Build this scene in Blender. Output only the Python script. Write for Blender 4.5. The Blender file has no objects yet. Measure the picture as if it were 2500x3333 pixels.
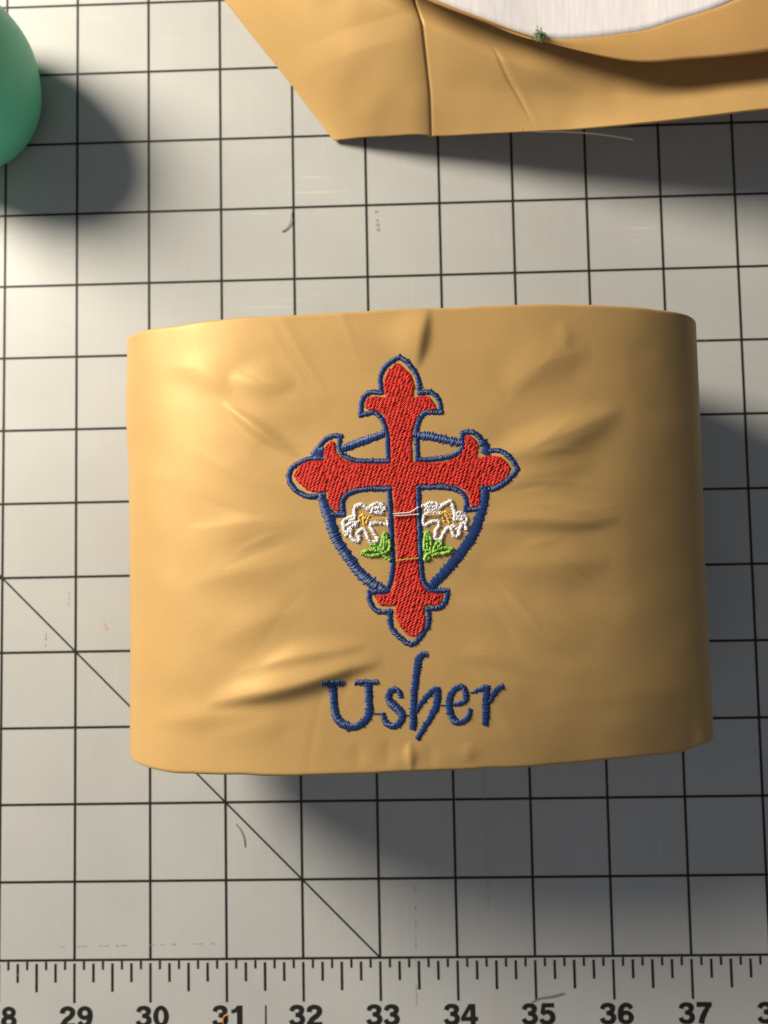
import bpy, math, random
import numpy as np
from mathutils import Vector
random.seed(7); rng = np.random.default_rng(7)
K = 0.0254                      # the scene is laid out in inches (the mat's own grid) and built in metres
sc = bpy.context.scene; COL = sc.collection

# ------------------------------------------------------------------ camera, world, lamp, exposure
cd = bpy.data.cameras.new("camera"); cam = bpy.data.objects.new("camera", cd); COL.objects.link(cam)
cam.location = (0.44966*K, -0.94300*K, 11.48672*K)
cam.rotation_euler = (0.0628686, 0.0262808, -0.0192423)
cd.sensor_fit = 'HORIZONTAL'; cd.sensor_width = 36; cd.lens = 40.32
cd.clip_start = 0.01; cd.clip_end = 20
cd.dof.use_dof = True; cd.dof.focus_distance = 8.95*K; cd.dof.aperture_fstop = 17
sc.camera = cam

w = bpy.data.worlds.new("World"); sc.world = w; w.use_nodes = True
bg = w.node_tree.nodes["Background"]; bg.inputs[0].default_value = (0.76, 0.86, 1.0, 1); bg.inputs[1].default_value = 0.135

LAMP = Vector((-23, 16.0, 17.0)); AIM = Vector((0, 0, 0))
ld = bpy.data.lights.new("window_lamp", 'AREA'); ld.shape = 'DISK'; ld.size = 13*K; ld.energy = 17.2; ld.color = (1.0, 0.90, 0.755)
lo = bpy.data.objects.new("window_lamp", ld); COL.objects.link(lo)
lo.location = LAMP*K; lo.rotation_euler = (AIM-LAMP).to_track_quat('-Z', 'Y').to_euler()

l2 = bpy.data.lights.new("far_window", 'AREA'); l2.shape = 'RECTANGLE'; l2.size = 52*K; l2.size_y = 24*K; l2.energy = 1.8; l2.color = (1.0, 0.94, 0.97)
lo2 = bpy.data.objects.new("far_window", l2); COL.objects.link(lo2)
lo2.location = Vector((-8, -33, 42))*K; lo2.rotation_euler = Vector((8, 27, -42)).to_track_quat('-Z', 'Y').to_euler()

vs = sc.view_settings; vs.view_transform = 'Standard'; vs.look = 'None'; vs.exposure = 0.0; vs.gamma = 1.0

# ------------------------------------------------------------------ helpers
def tag(o, label=None, cat=None, group=None, kind=None):
    for k, v in (('label', label), ('category', cat), ('group', group), ('kind', kind)):
        if v: o[k] = v
    return o
def empty(name, loc, label, cat, group=None):
    o = bpy.data.objects.new(name, None); COL.objects.link(o); o.location = Vector(loc)*K; o.empty_display_size = 0.01
    return tag(o, label, cat, group)
def mesh(name, V, F, mat, parent=None, smooth=True, uv=None, origin=None):
    """V in inches, world coordinates; one object"""
    V = np.asarray(V, float)
    off = np.array(parent_origin(parent)) if parent is not None else (np.array(origin) if origin is not None else np.zeros(3))
    me = bpy.data.meshes.new(name)
    me.from_pydata(((V-off)*K).tolist(), [], [list(map(int, f)) for f in F]); 
    if smooth: me.polygons.foreach_set('use_smooth', [True]*len(me.polygons))
    if uv is not None:
        l = me.uv_layers.new(name='UVMap'); vi = np.empty(len(me.loops), int); me.loops.foreach_get('vertex_index', vi)
        l.data.foreach_set('uv', np.asarray(uv, float)[vi].ravel())
    if mat: me.materials.append(mat)
    me.update()
    o = bpy.data.objects.new(name, me); COL.objects.link(o)
    if parent is not None: o.parent = parent
    else: o.location = Vector(off)*K
    return o
def parent_origin(p):
    t = np.zeros(3)
    while p is not None:
        t = t + np.array(p.location)/K; p = p.parent
    return t
def grid_faces(nr, nc, wrap=False):
    F = []
    for i in range(nr-1):
        for j in range(nc if wrap else nc-1):
            a = i*nc+j; b = i*nc+(j+1) % nc
            F.append((a, b, b+nc, a+nc))
    return F
def spline(pts, step):
    """Catmull-Rom through points of any dimension, resampled at even steps in the plane"""
    P = np.array(pts, float)
    if len(P) > 2:
        Q = np.vstack([2*P[0]-P[1], P, 2*P[-1]-P[-2]]); out = []
        for i in range(1, len(Q)-2):
            t = np.linspace(0, 1, 14, endpoint=False)[:, None]; p0, p1, p2, p3 = Q[i-1:i+3]
            out.append(.5*((2*p1)+(p2-p0)*t+(2*p0-5*p1+4*p2-p3)*t**2+(-p0+3*p1-3*p2+p3)*t**3))
        P = np.vstack(out+[P[-1:]])
    d = np.r_[0, np.cumsum(np.linalg.norm(np.diff(P[:, :2], axis=0), axis=1))]
    n = max(2, int(round(d[-1]/step))+1); s = np.linspace(0, d[-1], n)
    return np.stack([np.interp(s, d, P[:, k]) for k in range(P.shape[1])], 1)
def lattice(seed, n=64): return np.random.default_rng(seed).standard_normal((n, n))
_L = {}
def noise2(x, y, f, seed):
    """smooth value noise on the plane"""
    if seed not in _L: _L[seed] = lattice(seed)
    g = _L[seed]; X = np.asarray(x)*f+100; Y = np.asarray(y)*f+100
    i = np.floor(X).astype(int); j = np.floor(Y).astype(int); u = X-i; v = Y-j
    u = u*u*u*(u*(6*u-15)+10); v = v*v*v*(v*(6*v-15)+10); N = 64
    a = g[i % N, j % N]; b = g[(i+1) % N, j % N]; c = g[i % N, (j+1) % N]; d = g[(i+1) % N, (j+1) % N]
    return a*(1-u)*(1-v)+b*u*(1-v)+c*(1-u)*v+d*u*v
def seg_field(x, y, pts, wid, wneg=None, crisp=0):
    """gaussian of the distance to a polyline, faded at its two ends"""
    P = spline(pts, 0.06); best = np.full(np.shape(x), 1e9); tt = np.zeros(np.shape(x)); side = np.ones(np.shape(x))
    for k in range(len(P)-1):
        a, b = P[k], P[k+1]; d = b-a; L2 = d@d
        t = np.clip(((x-a[0])*d[0]+(y-a[1])*d[1])/L2, 0, 1)
        q = (x-a[0]-t*d[0])**2+(y-a[1]-t*d[1])**2
        m = q < best; best = np.where(m, q, best); tt = np.where(m, (k+t)/(len(P)-1), tt); side = np.where(m, d[0]*(y-a[1])-d[1]*(x-a[0]), side)
    fade = np.sin(np.pi*np.clip(tt, 0, 1))**1.3
    wd = wid if wneg is None else wneg+(wid-wneg)*(.5+.5*np.tanh(side/.004))
    wd = wd*(.45+.55*fade)
    if crisp:
        d1 = np.sqrt(best+.006**2)-.006
        return ((1-crisp)*np.exp(-best/wd**2)+crisp*np.exp(-d1/(.55*wd)))*fade
    return np.exp(-best/wd**2)*fade

# ------------------------------------------------------------------ materials
def new_mat(name):
    m = bpy.data.materials.new(name); m.use_nodes = True; nt = m.node_tree
    return m, nt, nt.nodes["Principled BSDF"]
def N(nt, typ, **kw):
    n = nt.nodes.new(typ)
    for k, v in kw.items():
        if k in n.inputs: n.inputs[k].default_value = v
        else: setattr(n, k, v)
    return n
def inch_coords(nt, scale=(1, 1, 1), rot=(0, 0, 0), uv=False):
    tc = N(nt, 'ShaderNodeTexCoord'); mp = N(nt, 'ShaderNodeMapping')
    s = 1 if uv else 1/K
    mp.inputs['Scale'].default_value = [s*q for q in scale]; mp.inputs['Rotation'].default_value = rot
    if any(rot):
        m0 = N(nt, 'ShaderNodeMapping'); m0.inputs['Rotation'].default_value = rot; mp.inputs['Rotation'].default_value = (0, 0, 0)
        nt.links.new(tc.outputs['UV' if uv else 'Object'], m0.inputs[0]); nt.links.new(m0.outputs[0], mp.inputs[0])
    else: nt.links.new(tc.outputs['UV' if uv else 'Object'], mp.inputs[0])
    return mp.outputs[0]
def ramp(nt, fac, stops):
    r = N(nt, 'ShaderNodeValToRGB'); e = r.color_ramp.elements
    e[0].position, e[0].color = stops[0][0], (*stops[0][1], 1); e[1].position, e[1].color = stops[-1][0], (*stops[-1][1], 1)
    for p, c in stops[1:-1]:
        q = e.new(p); q.color = (*c, 1)
    nt.links.new(fac, r.inputs[0]); return r.outputs[0]
def mixc(nt, a, b, fac, mode='MIX'):
    m = N(nt, 'ShaderNodeMix', data_type='RGBA', blend_type=mode)
    for s, v in ((0, fac), (6, a), (7, b)):
        if hasattr(v, 'links'): nt.links.new(v, m.inputs[s])
        else: m.inputs[s].default_value = v if not isinstance(v, tuple) else (*v, 1)
    return m.outputs[2]
def noise(nt, co, scale, detail=3, rough=.55, dist=0):
    n = N(nt, 'ShaderNodeTexNoise', Scale=scale, Detail=detail, Roughness=rough, Distortion=dist); nt.links.new(co, n.inputs['Vector']); return n.outputs['Fac']
def bump(nt, h, strength, dist):
    b = N(nt, 'ShaderNodeBump', Strength=strength, Distance=dist); nt.links.new(h, b.inputs['Height']); return b

def satin_mat(thin=False):
    m, nt, p = new_mat('thin_gold_satin' if thin else 'gold_satin')
    base = (0.405, 0.255, 0.096)
    tw = noise(nt, inch_coords(nt, (190, 55, 30), (0, 0, math.radians(30)), uv=True), 1, 2, .6)     # thread-length flecks of the satin float; the brightest are sparkle painted into the colour
    glint = noise(nt, inch_coords(nt, (170, 85, 30), (0, 0, math.radians(8)), uv=True), 1, 1, .5)
    mott = noise(nt, inch_coords(nt, (1, 1, 1), uv=True), 1.1, 2)
    c = ramp(nt, tw, [(.30, tuple(.84*q for q in base)), (.52, base), (.66, tuple(1.08*q for q in base)), (.78, tuple(1.4*q for q in base))])
    c = mixc(nt, c, ramp(nt, mott, [(.3, (.96, .955, .94)), (.7, (1.03, 1.03, 1.04))]), 1.0, 'MULTIPLY')
    twill = N(nt, 'ShaderNodeTexWave', wave_type='BANDS', bands_direction='X', Scale=9.0, Distortion=1.4, Detail=2, **{'Detail Scale': 3.0})   # the diagonal rib of the weave
    nt.links.new(inch_coords(nt, (1, 1, 1), (0, 0, math.radians(52)), uv=True), twill.inputs['Vector'])
    c = mixc(nt, c, ramp(nt, twill.outputs['Fac'], [(.1, (.972,)*3), (.9, (1.025,)*3)]), 1.0, 'MULTIPLY')
    nt.links.new(c, p.inputs['Base Color'])
    r = ramp(nt, glint, [(.42, (.58,)*3), (.70, (.32,)*3)]); nt.links.new(r, p.inputs['Roughness'])
    p.inputs['Specular IOR Level'].default_value = .26; p.inputs['Metallic'].default_value = .08
    p.inputs['Specular Tint'].default_value = (1.0, .86, .58, 1)
    p.inputs['Anisotropic'].default_value = .15; p.inputs['Anisotropic Rotation'].default_value = .25
    tg = N(nt, 'ShaderNodeTangent', direction_type='UV_MAP'); nt.links.new(tg.outputs[0], p.inputs['Tangent'])
    p.inputs['Sheen Weight'].default_value = .22; p.inputs['Sheen Roughness'].default_value = .35; p.inputs['Sheen Tint'].default_value = (1, .88, .66, 1)
    b = bump(nt, glint, .07, .004*K); nt.links.new(b.outputs[0], p.inputs['Normal'])
    if thin:
        tr = N(nt, 'ShaderNodeBsdfTranslucent'); nt.links.new(c, tr.inputs['Color']); mx = N(nt, 'ShaderNodeMixShader'); mx.inputs[0].default_value = .32
        out = nt.nodes['Material Output']; nt.links.new(p.outputs[0], mx.inputs[1]); nt.links.new(tr.outputs[0], mx.inputs[2]); nt.links.new(mx.outputs[0], out.inputs[0])
        c2 = mixc(nt, c, (1.50, 1.45, 1.40), 1.0, 'MULTIPLY'); nt.links.new(c2, tr.inputs['Color']); nt.links.new(c2, p.inputs['Base Color'])  # hem gold brightened in the colour, making up for light lost by translucency
    return m
def thread_mat(name, col, rough=.36, spec=.55, var=.25, tint=None, pale=None):
    m, nt, p = new_mat(name)
    g = N(nt, 'ShaderNodeNewGeometry')
    c = ramp(nt, g.outputs['Random Per Island'], [(0, tuple((1-var)*q for q in col)), (1, tuple((1+var)*q for q in col))] if not pale else [(0, tuple((1-var)*q for q in col)), (.84, tuple((1+var)*q for q in col)), (.86, tuple(.5*q for q in pale)), (1, pale)])
    nt.links.new(c, p.inputs['Base Color']); p.inputs['Roughness'].default_value = rough; p.inputs['Specular IOR Level'].default_value = spec
    if tint: p.inputs['Specular Tint'].default_value = (*tint, 1)
    return m
def plain(name, col, rough=.6, spec=.3):
    m, nt, p = new_mat(name); p.inputs['Base Color'].default_value = (*col, 1); p.inputs['Roughness'].default_value = rough; p.inputs['Specular IOR Level'].default_value = spec
    return m
def mat_vinyl():
    m, nt, p = new_mat('grey_cutting_vinyl')
    a = noise(nt, inch_coords(nt), .45, 4); c = ramp(nt, a, [(.3, (.352, .354, .338)), (.7, (.402, .404, .386))])
    s = noise(nt, inch_coords(nt, (16, .7, 1)), 1, 4, .65); c = mixc(nt, c, ramp(nt, s, [(.35, (.985,)*3), (.5, (1, 1, 1)), (.68, (1.015,)*3)]), 1, 'MULTIPLY')
    # pale scuffs: knife tracks running along the mat, some across it
    k1 = noise(nt, inch_coords(nt, (22, .5, 1), (0, 0, .01)), 1, 2, .5); k2 = noise(nt, inch_coords(nt, (.45, 18, 1), (0, 0, .02)), 1, 2, .5)
    gate = noise(nt, inch_coords(nt), .9, 2)
    kk = ramp(nt, k1, [(.72, (0, 0, 0)), (.75, (.28,)*3)]); c = mixc(nt, c, (.56, .54, .49), kk)
    k3 = mixc(nt, ramp(nt, k2, [(.69, (0, 0, 0)), (.71, (.4,)*3)]), ramp(nt, gate, [(.45, (0, 0, 0)), (.6, (1, 1, 1))]), 1, 'MULTIPLY'); c = mixc(nt, c, (.56, .54, .49), k3)
    # specks of lint and dirt
    sp = noise(nt, inch_coords(nt), 15, 2, .6); c = mixc(nt, c, (.10, .09, .08), ramp(nt, sp, [(.775, (0, 0, 0)), (.80, (.8,)*3)]))
    sp2 = noise(nt, inch_coords(nt, (1, 1, 1), (0, 0, 1)), 14, 2, .6); c = mixc(nt, c, (.62, .60, .56), ramp(nt, sp2, [(.775, (0, 0, 0)), (.81, (.7,)*3)]))
    fine = noise(nt, inch_coords(nt), 60, 2); c = mixc(nt, c, ramp(nt, fine, [(.3, (.97,)*3), (.7, (1.03,)*3)]), 1, 'MULTIPLY')
    nt.links.new(c, p.inputs['Base Color'])
    nt.links.new(ramp(nt, s, [(.3, (.45,)*3), (.7, (.38,)*3)]), p.inputs['Roughness']); p.inputs['Specular IOR Level'].default_value = .5
    b = bump(nt, fine, .10, .003*K); nt.links.new(b.outputs[0], p.inputs['Normal'])
    return m
def ink_mat():
    m, nt, p = new_mat('black_print')
    n1 = noise(nt, inch_coords(nt), 26, 3, .6); n2 = noise(nt, inch_coords(nt, (1, 1, 1), (0, 0, .5)), 1.1, 2)
    a = N(nt, 'ShaderNodeMath', operation='MULTIPLY_ADD'); nt.links.new(n2, a.inputs[0]); a.inputs[1].default_value = .35; nt.links.new(n1, a.inputs[2])
    c = ramp(nt, a.outputs[0], [(.88, (.012, .010, .008)), (.94, (.09, .085, .075)), (1.0, (.34, .32, .29))])
    nt.links.new(c, p.inputs['Base Color']); p.inputs['Roughness'].default_value = .55; p.inputs['Specular IOR Level'].default_value = .25
    return m
M = dict(satin=satin_mat(), hem=satin_mat(True), vinyl=mat_vinyl(), ink=ink_mat(),
         red=thread_mat('red_thread', (.47, .020, .013), .40, .4, .16, (1, .6, .5)), blue=thread_mat('navy_thread', (.010, .033, .130), .34, .6, .25, (.8, .9, 1)),
         white=thread_mat('white_thread', (.66, .63, .63), .4, .5, .16), green=thread_mat('green_thread', (.20, .40, .045), .36, .6, .3),
         gold=thread_mat('gold_thread', (.60, .36, .07), .35, .6, .3))

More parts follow.
